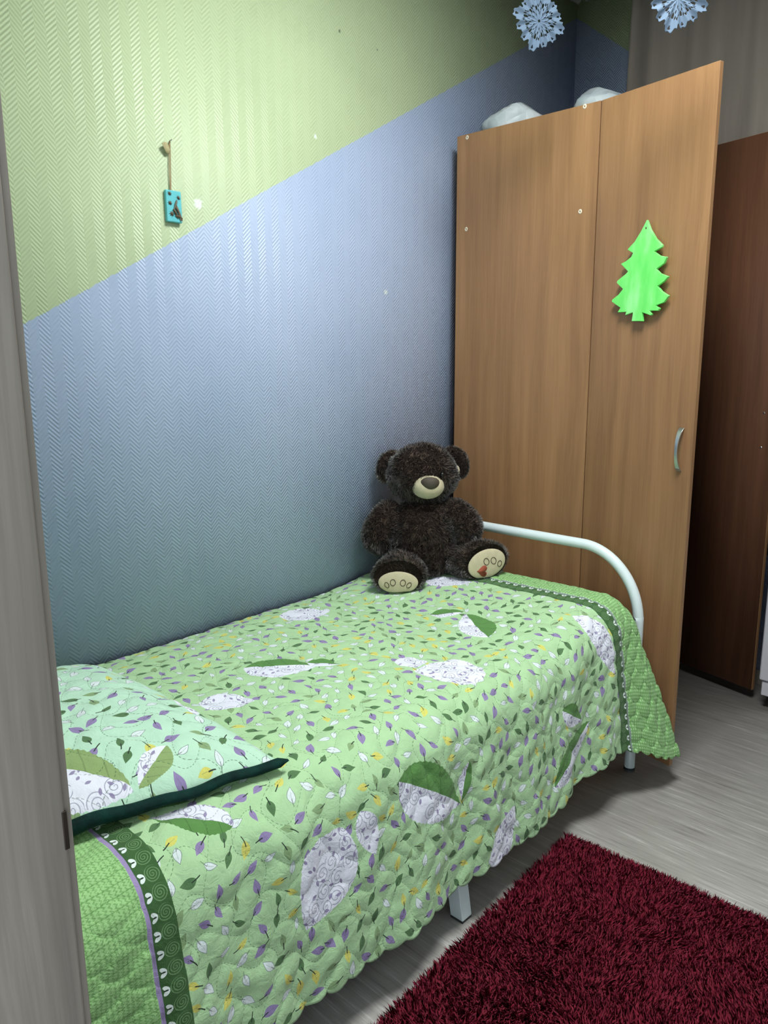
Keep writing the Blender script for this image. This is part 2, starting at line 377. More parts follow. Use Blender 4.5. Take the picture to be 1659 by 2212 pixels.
# crumpled white bags on the wardrobe
m, t = material('thin_white_plastic', C('D5DADC'), .35); p = t.pos()
vn = t.voro(p, 16, 1.0, 'F1', '3D').outputs['Distance']
t.set(t.b.inputs['Base Color'], t.ramp(t.noise(p, 9, 3), [(.35, C('98A4AA')), (.6, C('B4BABE')), (.68, C('A39698')), (.74, C('B2B8BC'))]))
t.set(t.b.inputs['Normal'], t.bump(vn, .02, .6)); M['bag'] = m
def bag(cx, cy, rx, ry, rz, seed, label, peak):
    rng = np.random.default_rng(seed); n, mm = 22, 36
    V, P = ellipsoid((0, 0, 0), (1, 1, 1), n, mm)
    K = rng.normal(size=(14, 3)); K /= np.linalg.norm(K, axis=1)[:, None]; amp = rng.uniform(.02, .10, 14)
    fac = np.min(np.stack([1 + amp[i] - np.clip(V @ K[i] - .62, 0, 1) * .75 for i in range(14)]), 0)
    V = V * fac[:, None]; V[:, 2] = np.where(V[:, 2] < 0, V[:, 2] * .25, V[:, 2])
    V[:, 2] += peak[1] * np.exp(-((V[:, 0] - peak[0]) / .28) ** 2) * np.clip(V[:, 2], 0, 1)
    V[:, 2] -= V[:, 2].min()
    V = V * np.array([rx, ry, rz / V[:, 2].max()]) + np.array([cx, cy, WH - .006 + .001])
    o = obj('plastic_bag', V, P, M['bag'], None); tag(o, label, 'bag', 'crumpled white bags on the wardrobe'); return o
bag(.175, 2.50, .165, .13, .112, 3, 'larger crumpled white plastic bag at the wall end of the wardrobe top', (.25, .25))
bag(.500, 2.56, .125, .16, .118, 8, 'smaller white plastic bag on the wardrobe top behind the door seam', (-.1, .1))

# curtain behind the wardrobe
m, t = material('grey_brown_curtain', C('8A8078'), .9, sheen=.15)
t.set(t.b.inputs['Base Color'], t.ramp(t.noise(t.vm('MULTIPLY', t.pos(), (30, 30, 2)), 1.0, 3), [(.3, C('776F67')), (.7, C('837A72'))])); M['curtain'] = m
cx = np.linspace(0, 1, 260); zz = np.linspace(.55, 2.775, 20)
U, Z = np.meshgrid(cx, zz, indexing='ij')
X = .270 + U * 1.9 - .02 * (2.70 - Z) * (1 - U)
ph = U * 1.9
amp = .016 + .012 * (2.7 - Z)
Y = YB - .040 + np.clip(amp, .014, .027) * (np.sin(ph * 33 + 1.5 * np.sin(ph * 7)) * .6 + .5 * np.sin(ph * 17 + 2 + .4 * Z) + .08 * np.sin(ph * 71))
ct = empty('curtain', (1.2, YB - .06, .55), 'grey-brown curtain in soft folds hanging on the far wall', 'curtain')
obj('cloth', np.stack([X, Y, Z], -1).reshape(-1, 3), grid_faces(260, 20), M['curtain'], ct, solid=.002)
V, P = tube([(.24, YB - .04, 2.79), (2.25, YB - .04, 2.79)], .012, 12); obj('rail', V, P, M['white_metal'], ct)
for x in (.3, 1.2, 2.2):
    obj('bracket', boxv(x - .01, x + .01, YB - .05, YB, 2.785, 2.803), BOXF, M['white_metal'], ct, smooth=False)

# pale panel radiator under the curtain, a sliver of it shows
M['radiator'] = vary('pale_grey_enamel', C('C9C6CC'), .02, 10, .4)
ra = empty('radiator', (1.5, 3.02, .05), 'pale grey panel radiator glimpsed behind the far open wardrobe door', 'radiator')
box('front_panel', (1.035, 1.95, 2.955, 2.985, .115, .70), M['radiator'], ra, bevel=.008)
box('back_panel', (1.05, 1.935, 3.00, 3.03, .135, .69), M['radiator'], ra, bevel=.006)
box('side_cover', (1.05, 1.058, 2.985, 3.00, .135, .69), M['radiator'], ra, bevel=.001)
box('base', (1.045, 1.94, 2.962, 3.03, .055, .112), M['grey_metal'] if False else M['radiator'], ra, bevel=.004)
for x in (1.12, 1.86): box('foot', (x - .02, x + .02, 2.97, 3.02, 0.0, .055), M['radiator'], ra, bevel=.002)
def sst(a, b, x):
    t = np.clip((x - a) / (b - a), 0, 1); return t * t * (3 - 2 * t)
CU0, CU1, CV = .262, 2.315, 1.255          # coverlet: u runs along the bed, v from the wall over the top and down the side
XR, RR, LEAN = .795, .105, math.radians(83)   # start of the rounded edge, its radius, and how far it turns
def cover_surface(u, v):
    """Bed coverlet without quilting: (u, v) in metres of cloth -> x, y, z."""
    flat = XR - .014
    arc = RR * LEAN
    vt = np.minimum(v, flat)
    va = np.clip(v - flat, 0, arc) / RR
    vs = np.maximum(v - flat - arc, 0)
    zt = .540 + .052 * sst(1.60, 2.10, u) + .004 * np.sin(5 * u + 4 * v)
    x = .014 + vt + RR * np.sin(va) + vs * math.cos(LEAN)
    z = zt - RR * (1 - np.cos(va)) - vs * math.sin(LEAN)
    z = z - .010 * np.exp(-(v / .05) ** 2)
    y = u + 0 * v
    # hanging folds that open towards the hem
    t = np.clip(vs / .36, 0, 1.2)
    x = x + t * (.009 * np.sin(u * 13 + .6) + .006 * np.sin(u * 23 + 2 * t) + .004 * np.sin(u * 37 + 1)) + .004 * np.sin(u * 31 + v * 9) * np.clip(va, 0, 1)
    # foot end: the top stops at the arch, the free corner flares outside the post
    fl = sst(1.93, CU1, u)
    side = sst(flat + arc * .35, flat + arc + .30, v)
    drop = sst(2.1, CU1, u)
    ytop = np.where(u > 2.06, 2.06 + .118 * (1 - np.exp(-(u - 2.06) / .16)), u)
    ztop = z - .022 * drop * drop
    yside = u - .075 * fl * sst(1.9, CU1, u) + 0 * t
    xs = x + fl * (.026 * side + .085 * t ** 1.4)
    zs = z - fl * (.052 * side + .035 * t)
    y = ytop * (1 - side) + yside * side
    z = ztop * (1 - side) + zs * side
    return xs, y, z
# ------------------------------------------------------------------ bed
BX0, BX1, BYF, BYH = .035, .887, 2.207, .235
bed = empty('bed', (.46, 1.22, 0), 'single bed with white tubular steel frame along the left wall', 'bed')
def arch(y):
    pts = [(BX1, y, .012), (BX1, y, .30), (BX1, y, .50)]
    a = np.linspace(0, np.pi / 2, 16)[1:]
    pts += [(BX1 - .205 + .205 * math.cos(t), y, .50 + .228 * math.sin(t)) for t in a]
    pts += [(x, y, .728) for x in np.linspace(BX1 - .205, BX0 + .205, 10)[1:]]
    pts += [(BX0 + .205 - .205 * math.sin(t), y, .50 + .228 * math.cos(t)) for t in a]
    pts += [(BX0, y, .30), (BX0, y, .012)]
    return tube(spline(pts, 140), .0165, 20)
fb = obj('footboard', *arch(BYF), M['white_metal'], bed)
hb = obj('headboard', *arch(BYH), M['white_metal'], bed)
for par, y in ((fb, BYF), (hb, BYH)):
    for x in (BX0, BX1):
        obj('foot_cap', *tube([(x, y, 0), (x, y, .013)], .0175, 16), M['grey_metal'], par)
    obj('cross_bar', *tube([(BX0 + .015, y, .36), (BX1 - .015, y, .36)], .012, 12), M['white_metal'], par)
box('side_rail', (.06, .09, BYH + .02, BYF - .02, .335, .375), M['white_metal'], bed)
box('side_rail', (.838, .868, BYH + .02, BYF - .02, .335, .375), M['white_metal'], bed)
def splay(V): V = V.copy(); V[:, 0] -= (V[:, 2] - .006) * .16; return V
lg = box('leg', (.882, .9195, 1.2815, 1.318, .006, .35), M['white_metal'], bed, bevel=.002, xf=splay)
box('leg', (.045, .0825, 1.2815, 1.318, .006, .37), M['white_metal'], bed, bevel=.002)
box('leg_cap', (.8825, .919, 1.282, 1.3175, .0, .0058), M['grey_metal'], lg, bevel=.0005)
box('leg_bracket', (.838, .866, 1.285, 1.3145, .376, .385), M['white_metal'], lg)
for k in range(12):
    y = .35 + k * .155
    box('slat', (.09, .838, y - .03, y + .03, .352, .366), M['frame_wood'], bed, bevel=.001)
M['ticking'] = vary('mattress_ticking', C('C9C9C2'), .06, 40, .9)
mt = box('mattress', (.03, .83, BYH + .03, 2.145, .376, .505), M['ticking'], None, bevel=.03); tag(mt, 'pale mattress hidden under the leafy green coverlet', 'mattress')

# ---- coverlet print: small leaves, large two-tone leaves, border strips, knit-look end panels
def swirl_print(t, uv):
    """white ground, grey spirals, little mauve leaves"""
    v = t.voro(uv, 30, .75); q = t.vm('SUBTRACT', t.vm('MULTIPLY', uv, (30, 30, 0)), t.vm('MULTIPLY', v.outputs['Position'], (30, 30, 0)))
    s = t.sep(q); d = t.vm('LENGTH', q); ang = t.m('ARCTAN2', s[1], s[0])
    rd = t.sep(v.outputs['Color'])
    sp = t.m('FRACT', t.sub(t.mul(d, 4.2), t.m('DIVIDE', ang, 2 * math.pi)))
    line = t.mul(t.mul(t.lt(t.m('ABSOLUTE', t.sub(sp, .5)), .11), t.lt(d, .62)), t.gt(rd[0], .30))
    c = t.mix(t.mul(line, .75), C('E6E6F2'), C('8F8FA6'))
    v2 = t.voro(t.vm('ADD', uv, (.31, .17, 0)), 52, .8)
    q2 = t.vm('SUBTRACT', t.vm('MULTIPLY', t.vm('ADD', uv, (.31, .17, 0)), (52, 52, 0)), t.vm('MULTIPLY', v2.outputs['Position'], (52, 52, 0)))
    r2 = t.sep(v2.outputs['Color']); l = t.sep(t.rot(q2, t.mul(r2[0], 6.283)))
    e = t.sub(t.mul(.16, t.sub(1.0, t.m('POWER', t.m('DIVIDE', l[0], .34), 2.0))), t.m('ABSOLUTE', l[1]))
    return t.mix(t.mul(t.mul(t.gt(e, 0.0), t.gt(r2[1], .5)), .85), c, C('8577A0'))
def big_leaf_group():
    g = bpy.data.node_groups.new('large_leaf_shape', 'ShaderNodeTree')
    for nm, ty in (('UV', 'NodeSocketVector'), ('Centre', 'NodeSocketVector'), ('Angle', 'NodeSocketFloat'), ('Half', 'NodeSocketFloat'), ('Width', 'NodeSocketFloat'), ('Split', 'NodeSocketFloat'), ('Bow', 'NodeSocketFloat')):
        g.interface.new_socket(nm, in_out='INPUT', socket_type=ty)
    for nm in ('Mask', 'Green', 'Vein'): g.interface.new_socket(nm, in_out='OUTPUT', socket_type='NodeSocketFloat')
    t = NT(g); i = g.nodes.new('NodeGroupInput').outputs; o = g.nodes.new('NodeGroupOutput').inputs
    q = t.sep(t.rot(t.vm('SUBTRACT', i['UV'], i['Centre']), t.mul(i['Angle'], -1.0)))
    a = t.m('DIVIDE', q[0], i['Half']); b = t.m('DIVIDE', q[1], i['Half'])
    a2 = t.mul(a, a)
    w = t.mul(t.mul(i['Width'], t.m('POWER', t.m('MAXIMUM', t.sub(1.0, a2), 0.0), .8)), t.sub(1.0, t.mul(a, .35)))
    saw = t.mul(t.m('PINGPONG', t.mul(a, 9.0), .5), .045)
    e = t.sub(t.sub(w, saw), t.m('ABSOLUTE', t.add(b, t.mul(t.sub(a2, .4), .0))))
    t.set(o['Mask'], t.mul(t.gt(e, .0), t.lt(a2, 1.0)))
    mid = t.add(i['Split'], t.mul(i['Bow'], t.sub(1.0, a2)))
    t.set(o['Green'], t.gt(t.sub(b, mid), 0.0))
    vv = t.m('FRACT', t.add(t.mul(a, 2.6), t.mul(t.m('ABSOLUTE', t.sub(b, mid)), 1.6)))
    t.set(o['Vein'], t.lt(t.m('ABSOLUTE', t.sub(vv, .5)), .035))
    return g
BIG = big_leaf_group()
def quilt_phase(t, s):
    """the two families of wavy stitching lines, same formula as quilt_height()"""
    u, v = s[0], s[1]; k = 2 * math.pi
    A = t.add(t.mul(u, 1 / .078), t.mul(t.sin(t.add(t.mul(v, k / .17), t.mul(t.sin(t.mul(u, k / .33)), 1.3))), .34))
    B = t.add(t.mul(v, 1 / .072), t.mul(t.sin(t.add(t.mul(u, k / .14), t.mul(t.sin(t.mul(v, k / .41)), .9))), .36))
    return A, B
def quilt_height(u, v):
    k = 2 * np.pi
    A = u / .078 + .34 * np.sin(v * k / .17 + 1.3 * np.sin(u * k / .33)); B = v / .072 + .36 * np.sin(u * k / .14 + .9 * np.sin(v * k / .41))
    return (np.abs(np.sin(np.pi * A)) * np.abs(np.sin(np.pi * B)) + 1e-6) ** .42
def scale_height(u, v):
    """clamshell quilting of the end panels"""
    best = np.zeros_like(u); sx, sy, R = .075, .036, .043
    for dk in (1, 0, -1):
        k = np.floor(v / sy) + dk; off = (k % 2) * sx / 2
        cu = np.round((u - off) / sx) * sx + off; r = np.hypot(u - cu, v - k * sy) / R
        best = np.where((r < 1) & (v - k * sy > -.02), np.sqrt(np.clip(1 - r ** 6, 0, 1)) * .9 + .1 * np.cos(r * 3), best)
    return best
STRIP_H, STRIP_F = (.505, .546), (2.004, 2.046)
def leaf_cloth(name, base, motifs, strips, pale=0.0, scale=26.0, shift=(0, 0)):
    m, t = material(name, rough=.85, spec=.2, sheen=.1)
    uvn = t.n.new('ShaderNodeUVMap'); uvn.uv_map = 'cloth'; uv = uvn.outputs[0]; s = t.sep(uv); u, v = s[0], s[1]
    mott = t.noise(uv, 40, 4)
    c = t.mix(mott, tuple(x * .93 for x in base[:3]) + (1,), tuple(min(1, x * 1.07) for x in base[:3]) + (1,))
    # small leaves
    p = t.vm('ADD', t.vm('MULTIPLY', uv, (scale, scale, 0)), (shift[0], shift[1], 0))
    vo = t.voro(p, 1.0, .38); d = t.vm('SUBTRACT', p, vo.outputs['Position']); r = t.sep(vo.outputs['Color'])
    l = t.sep(t.rot(d, t.mul(r[0], 2 * math.pi))); a, b = l[0], l[1]; an = t.m('DIVIDE', a, t.add(.33, t.mul(r[2], .09)))
    bow = t.sub(t.mul(t.mul(a, a), 1.2), 0.03); bb = t.add(b, t.mul(bow, t.sub(r[2], .5)))
    w = t.mul(t.mul(t.add(.145, t.mul(r[2], .075)), t.sub(1.0, t.mul(an, an))), t.add(1.0, t.mul(an, .42)))
    e = t.sub(w, t.m('ABSOLUTE', bb))
    body = t.gt(e, 0.0)
    stem = t.mul(t.band(a, .16, .62), t.lt(t.m('ABSOLUTE', t.add(bb, t.mul(t.sub(a, .2), t.mul(t.sub(r[1], .5), .5)))), .025))
    cols = [(0, C('E2EAEC')), (.27, C('9482B2')), (.54, C('54784C')), (.72, C('8CA878')), (.82, C('DAD46C'))]
    lc = t.ramp(r[1], cols, True)
    isw = t.lt(r[1], .27)
    lc = t.mix(t.mul(t.noise(uv, 300, 2), .35), lc, t.mix(.5, lc, (.15, .2, .15, 1)))
    lc = t.mix(t.mul(isw, t.lt(e, .026)), lc, C('7C8C86'))
    vein = t.mul(t.lt(t.m('ABSOLUTE', bb), .012), t.gt(a, -.15))
    lc = t.mix(t.mul(vein, .35), lc, C('4A5A50'))
    c = t.mix(body, c, lc)
    c = t.mix(t.mul(stem, t.sub(1.0, t.mul(isw, .5))), c, C('2F3D32'))
    # large leaves
    sw = swirl_print(t, uv)
    for (p0, p1, wd_, split, bow_, white) in motifs:
        cu, cv = (p0[0] + p1[0]) / 2, (p0[1] + p1[1]) / 2; ang = math.atan2(p1[1] - p0[1], p1[0] - p0[0]); half = math.hypot(p1[0] - p0[0], p1[1] - p0[1]) / 2
        g = t.n.new('ShaderNodeGroup'); g.node_tree = BIG; t.set(g.inputs['UV'], uv)
        g.inputs['Centre'].default_value = (cu, cv, 0); g.inputs['Angle'].default_value = ang; g.inputs['Half'].default_value = half
        g.inputs['Width'].default_value = wd_; g.inputs['Split'].default_value = split; g.inputs['Bow'].default_value = bow_
        gc = C('5C8A4A') if not pale else C('8DA56C')
        gcol = t.mix(t.mul(g.outputs['Vein'], .55), gc, tuple(x * .55 for x in gc[:3]) + (1,))
        gr = g.outputs['Green'] if white >= 0 else t.sub(1.0, g.outputs['Green'])
        mc = sw if white == 0 else t.mix(gr, sw, gcol)
        c = t.mix(g.outputs['Mask'], c, mc)
    A, B = quilt_phase(t, s)
    def near(x, w): return t.lt(t.m('ABSOLUTE', t.sub(t.m('FRACT', t.add(x, .5)), .5)), w)
    dashA = t.gt(t.sin(t.mul(v, 2 * math.pi / .0062)), -.25); dashB = t.gt(t.sin(t.mul(u, 2 * math.pi / .0062)), -.25)
    st = t.m('MAXIMUM', t.mul(near(A, .012), dashA), t.mul(near(B, .012), dashB))
    c = t.mix(t.mul(st, .6), c, C('3A5E3C'))
    if strips:
        # end panels: rows of a knit-look print
        row = t.m('FRACT', t.mul(v, 1 / .0165)); cell = t.comb(t.mul(u, 1 / .0075), t.mul(v, 1 / .0055), 0.0)
        k1 = t.m('FRACT', t.add(t.mul(u, 1 / .0085), t.mul(t.m('PINGPONG', t.mul(v, 1 / .0055), .5), .9)))
        kn = t.mul(t.lt(k1, .42), t.gt(t.noise(uv, 420, 1), .42))
        pc = t.mix(t.mul(kn, .6), C('A0CC8A'), C('5E8C4A'))
        pc = t.mix(t.mul(t.lt(row, .11), .5), pc, C('5A8A48'))
        k2 = t.gt(t.mul(t.sin(t.mul(t.add(u, v), 2 * math.pi / .017)), t.sin(t.mul(t.sub(u, v), 2 * math.pi / .017))), .25)
        pf = t.mix(t.mul(k2, .65), C('7FAE6A'), C('BFE0AC'))
        c = t.mix(t.lt(u, STRIP_H[0]), c, pc); c = t.mix(t.gt(u, STRIP_F[1]), c, pf)
        for (s0, s1), sg in ((STRIP_H, 1), (STRIP_F, -1)):
            x = t.sub(u, s0) if sg > 0 else t.sub(s1, u)
            per = .030; cy = t.sub(t.m('FRACT', t.mul(v, 1 / per)), .5); y_ = t.mul(cy, per)
            # heart, its lobes towards the panel
            hx = t.mul(t.sub(x, .0095), 1 / .0076); hy = t.mul(t.m('ABSOLUTE', y_), 1 / .0076)
            heart = t.lt(t.add(t.m('POWER', t.sub(hy, .45), 2.0), t.m('POWER', t.add(hx, t.mul(hy, .55)), 2.0)), .36)
            eye = t.lt(t.add(t.m('POWER', t.mul(y_, 1 / .0013), 2.0), t.m('POWER', t.mul(t.sub(x, .0075), 1 / .0035), 2.0)), 1.0)
            # paisley curls
            qx = t.sub(x, .027); dd = t.m('SQRT', t.add(t.m('POWER', qx, 2.0), t.m('POWER', y_, 2.0)))
            an_ = t.m('ARCTAN2', y_, qx); spi = t.m('FRACT', t.sub(t.mul(dd, 1 / .0042), t.m('DIVIDE', an_, 2 * math.pi)))
            curl = t.mul(t.lt(t.m('ABSOLUTE', t.sub(spi, .5)), .16), t.lt(dd, .0135))
            sc = t.mix(t.mul(curl, .6), C('3F6238'), C('86A878'))
            sc = t.mix(heart, sc, C('E4ECEA')); sc = t.mix(eye, sc, C('2A3A2A'))
            c = t.mix(t.band(u, s0, s1), c, sc)
        c = t.mix(t.band(u, STRIP_H[0] - .008, STRIP_H[0]), c, C('A391BE'))
        c = t.mix(t.band(u, STRIP_F[1], STRIP_F[1] + .006), c, C('8C9694'))
    t.set(t.b.inputs['Base Color'], c)
    weave = t.noise(uv, 900, 2); wr = t.noise(uv, 42, 5, .68, dist=.8)
    t.set(t.b.inputs['Normal'], t.bump(t.add(t.mul(wr, 1.0), t.mul(weave, .05)), .0046, .85))
    return m
# (tip uv, base uv, width ratio, split, bow, kind: 1 green on +side, -1 green on -side, 0 all white)
MOT = [((1.400, .095), (1.540, .172), .72, 0, 0, 0),
       ((1.695, .662), (1.788, .512), .60, .05, -.05, 1), ((1.725, .425), (1.80, .50), .55, .05, 0, -1),
       ((1.085, .342), (1.222, .470), .62, -.06, -.10, -1), ((1.222, .430), (1.272, .498), .62, 0, 0, -1),
       ((1.500, .800), (1.380, .662), .80, 0, 0, 0), ((1.385, .592), (1.445, .655), .8, 0, 0, 0),
       ((.90, .42), (.99, .515), .65, 0, 0, 0),
       ((1.075, .925), (1.275, 1.060), .52, 0, -.06, -1), ((1.315, .97), (1.28, 1.058), .42, .05, 0, -1),
       ((.915, .955), (.80, 1.105), .78, 0, 0, 0), ((.962, .94), (.985, 1.04), .55, 0, 0, 0),
       ((1.66, 1.19), (1.86, 1.10), .42, 0, -.02, -1), ((1.72, 1.0), (1.815, 1.075), .5, 0, 0, -1),
       ((1.925, .80), (1.99, 1.02), .34, 0, 0, 0), ((1.36, 1.27), (1.475, 1.15), .55, 0, 0, 0),
       ((.695, .850), (.585, .750), .42, -.05, 0, -1), ((1.92, .235), (1.99, .39), .5, 0, 0, 0), ((.60, .69), (.665, .76), .45, 0, 0, 1)]
M['cover'] = leaf_cloth('green_leaf_print_quilt', C('AED0A0'), MOT, True)
M['sham'] = leaf_cloth('pale_leaf_print_sham', C('BADDC4'), [((.425, .585), (.575, .735), .64, -.05, -.10, -1), ((.672, .688), (.585, .737), .55, .05, 0, -1), ((.86, .42), (.79, .60), .32, 0, 0, 0)], False, 1.0, 23.0, (3.3, 7.7))
def add_uv(o, uvs):
    me = o.data; lay = me.uv_layers.new(name='cloth'); vi = np.empty(len(me.loops), np.int32); me.loops.foreach_get('vertex_index', vi)
    lay.data.foreach_set('uv', np.asarray(uvs, np.float32)[vi].reshape(-1))
nu, nv = 480, 290
uu = np.linspace(CU0, CU1, nu); vv = np.linspace(0, 1, nv)
U, Vv = np.meshgrid(uu, vv, indexing='ij')
hem = CV + .010 * np.abs(np.sin(np.pi * U / .052)) ** .7 - .006
Vc = Vv * hem
def surf(u, v): return np.stack(cover_surface(u, v), -1)
P0 = surf(U, Vc); e_ = 1e-3
N = np.cross(surf(U + e_, Vc) - P0, surf(U, Vc + e_) - P0); N /= np.linalg.norm(N, axis=-1)[..., None] + 1e-12
if N[nu // 2, 40, 2] < 0: N = -N
hq = quilt_height(U, Vc) * .0045
hp = scale_height(U, Vc) * np.where(U < 1, .0058, .0095)
inp = (U < STRIP_H[0] - .008) | (U > STRIP_F[1] + .006); ins = ((U >= STRIP_H[0]) & (U <= STRIP_H[1])) | ((U >= STRIP_F[0]) & (U <= STRIP_F[1]))
hq = np.where(inp, hp, np.where(ins, .004, hq))
slack = .0030 * np.sin(U * 41 + 3 * np.sin(Vc * 19)) * np.sin(Vc * 33 + 2 * np.sin(U * 15)) + .0022 * np.sin(U * 83 + Vc * 57 + 2 * np.sin(U * 23)) * np.sin(Vc * 71 - U * 31)
P1 = P0 + N * (hq + slack * .6 * sst(.5, .8, Vc))[..., None]
P1[..., 0] = np.maximum(P1[..., 0], .004)
cv = obj('coverlet', P1.reshape(-1, 3), grid_faces(nu, nv)[:, ::-1] if N[nu // 2, 40, 2] > 0 and False else grid_faces(nu, nv), M['cover'], None, solid=.0035)
tag(cv, 'green quilted coverlet printed with small leaves, hanging over the open side of the bed', 'bedspread')
add_uv(cv, np.stack([U, Vc], -1).reshape(-1, 2))

# ---- pillow in a matching sham
PCX, PCY = .41, .57
PA_, PB_, PC_, PD_ = [np.array(q) for q in ((.812, .842), (.700, .330), (.075, .815), (.055, .300))]   # room side far/near, wall side far/near
def plw(s, q):                                        # footprint: s from wall (-1) to room side (1), q from head end (-1) to foot end (1)
    s = np.asarray(s, float)[..., None]; q = np.asarray(q, float)[..., None]; a, b = (1 + s) / 2, (1 + q) / 2
    P = a * (b * PA_ + (1 - b) * PB_) + (1 - a) * (b * PC_ + (1 - b) * PD_)
    return P[..., 0], P[..., 1]
def pillow_z(s, q):
    k = (1 - np.abs(s) ** 3.0).clip(0) ** .62 * (1 - np.abs(q) ** 3.0).clip(0) ** .62
    return k
pil = empty('pillow', (PCX, PCY, .552), 'flat pillow in a pale green leaf-print sham at the bed head', 'pillow')
n1, n2 = 150, 110
s1, q1 = np.meshgrid(np.linspace(-1, 1, n1), np.linspace(-1, 1, n2), indexing='ij')
wx, wy = plw(s1, q1); uvx, uvy = wy, wx
k = pillow_z(s1, q1)
zt = .5595 + .080 * k + .0045 * quilt_height(uvx, uvy) * np.clip(k * 3, 0, 1) + .002 * np.sin(uvx * 60 + 3 * np.sin(uvy * 25)) * np.sin(uvy * 48) + .004
top = np.stack([wx, wy, zt], -1).reshape(-1, 3)
bot = np.stack([wx, wy, .558 - 0 * k], -1).reshape(-1, 3)
rim = np.concatenate([[i * n2 for i in range(n1)], [(n1 - 1) * n2 + j for j in range(1, n2)], [i * n2 + n2 - 1 for i in range(n1 - 2, -1, -1)], [j for j in range(n2 - 2, 0, -1)]])
r2 = np.roll(rim, -1); off = n1 * n2
so = obj('sham', np.concatenate([top, bot]), [grid_faces(n1, n2), grid_faces(n1, n2)[:, ::-1] + off, np.stack([rim, rim + off, r2 + off, r2], -1)], M['sham'], pil)
add_uv(so, np.tile(np.stack([uvx, uvy], -1).reshape(-1, 2), (2, 1)))
m, t = material('dark_green_satin', C('0F3B34'), .8, spec=.15)
t.set(t.b.inputs['Base Color'], t.ramp(t.noise(t.coord(), 40, 3), [(.3, C('061F1C')), (.7, C('0C332D'))])); t.set(t.b.inputs['Normal'], t.bump(t.noise(t.coord(), 60, 3), .004)); M['satin'] = m
bs = np.linspace(-1.03, 1.03, 60); exy = np.stack(plw(1.015 + .010 * np.sin(bs * 7), bs), -1)
thick = .0085 + .009 * np.clip((.2 - bs) / 1.2, 0, 1) ** .9
ez = .5600 + thick + .002 * np.sin(bs * 14)
thick = thick * np.clip((1.03 - np.abs(bs)) / .06, .12, 1)
V, P = tube(np.stack([exy[:, 0], exy[:, 1], ez], -1), np.stack([.012 * np.ones(60) * np.clip((1.03 - np.abs(bs)) / .06, .3, 1), thick], -1), 14)
ed = obj('edging', V, P, M['satin'], pil); ed['label'] = 'dark green satin edging'
# ------------------------------------------------------------------ fur / pile blades
def vnoise(P, freq, seed):
    """smooth pseudo-random vector field"""
    rng = np.random.default_rng(seed); out = np.zeros((len(P), 3))
    for i in range(7):
        K = rng.normal(size=(3, 3)) * freq * rng.uniform(.5, 1.6); ph = rng.uniform(0, 6.28, 3)
        out += np.sin(P @ K.T + ph)
    return out / 3.0
def tri_of(V, P):
    T = []
    for p in P:
        if isinstance(p, np.ndarray):
            T.append(p[:, [0, 1, 2]])
            if p.shape[1] == 4: T.append(p[:, [0, 2, 3]])
        else:
            p = np.array(p); T.append(np.stack([np.full(len(p) - 2, p[0]), p[1:-1], p[2:]], -1))
    return np.concatenate(T)
def scatter(V, T, n, rng):
    A, B, Cc = V[T[:, 0]], V[T[:, 1]], V[T[:, 2]]; Nn = np.cross(B - A, Cc - A); ar = np.linalg.norm(Nn, axis=1)
    i = rng.choice(len(T), n, p=ar / ar.sum()); a, b = rng.random(n), rng.random(n); f = a + b > 1; a[f], b[f] = 1 - a[f], 1 - b[f]
    return A[i] + a[:, None] * (B - A)[i] + b[:, None] * (Cc - A)[i], Nn[i] / (ar[i][:, None] + 1e-12)
def blades(p, d, bend, L, w, rng):
    """tapered two-segment blades -> V, T"""
    n = len(p); r = rng.normal(size=(n, 3)); sd = np.cross(d, r); sd /= np.linalg.norm(sd, axis=1)[:, None] + 1e-9; sd *= w[:, None] / 2
    mid = p + d * (L * .5)[:, None]; d2 = d + bend; d2 /= np.linalg.norm(d2, axis=1)[:, None] + 1e-9; tip = mid + d2 * (L * .5)[:, None]
    V = np.stack([p - sd, p + sd, mid + sd * .8, mid - sd * .8, tip], 1).reshape(-1, 3)
    k = np.arange(n)[:, None, None] * 5; T = (np.array([[0, 1, 2], [0, 2, 3], [3, 2, 4]])[None] + k).reshape(-1, 3)
    return V, T
def furry(name, V, P, n, L, mats, parent, seed, down=(0, 0, -1), lift=.75, w=.0014):
    """one mesh: soft body plus short fur"""
    rng = np.random.default_rng(seed); V = np.asarray(V, float)
    cen = V.mean(0); T = tri_of(V, P)
    p, nn = scatter(V, T, n, rng)
    if ((p - cen) * nn).sum(1).mean() < 0: nn = -nn
    f = vnoise(p, 28, seed) * .45 + vnoise(p, 90, seed + 1) * .35 + rng.normal(size=(n, 3)) * .25 + np.array(down) * .5
    f -= nn * (f * nn).sum(1)[:, None]
    d = nn * lift + f; d /= np.linalg.norm(d, axis=1)[:, None]
    LL = L * (.7 + .5 * rng.random(n) + .25 * vnoise(p, 60, seed + 2)[:, 0])
    BV, BT = blades(p - nn * .001, d, f * .6, np.clip(LL, L * .4, None), np.full(n, w), rng)
    body = [x for x in P]
    BV = rest(BV)
    o = obj(name, np.concatenate([V, BV]), body + [BT + len(V)], mats, parent)
    nb = sum(len(x) if isinstance(x, np.ndarray) else 1 for x in body)
    idx = np.zeros(len(o.data.polygons), np.int32); idx[nb:] = 1; o.data.polygons.foreach_set('material_index', idx)
    # blades shade with a mix of skin normal and their own lean
    sm = nn * 1.0 + d * .5; sm /= np.linalg.norm(sm, axis=1)[:, None]
    vn = np.zeros((len(V) + len(BV), 3)); vn[len(V):] = np.repeat(sm, 5, 0)
    try: o.data.normals_split_custom_set_from_vertices(vn.astype(np.float32).tolist())
    except Exception as ex: print('normals', ex)
    return o

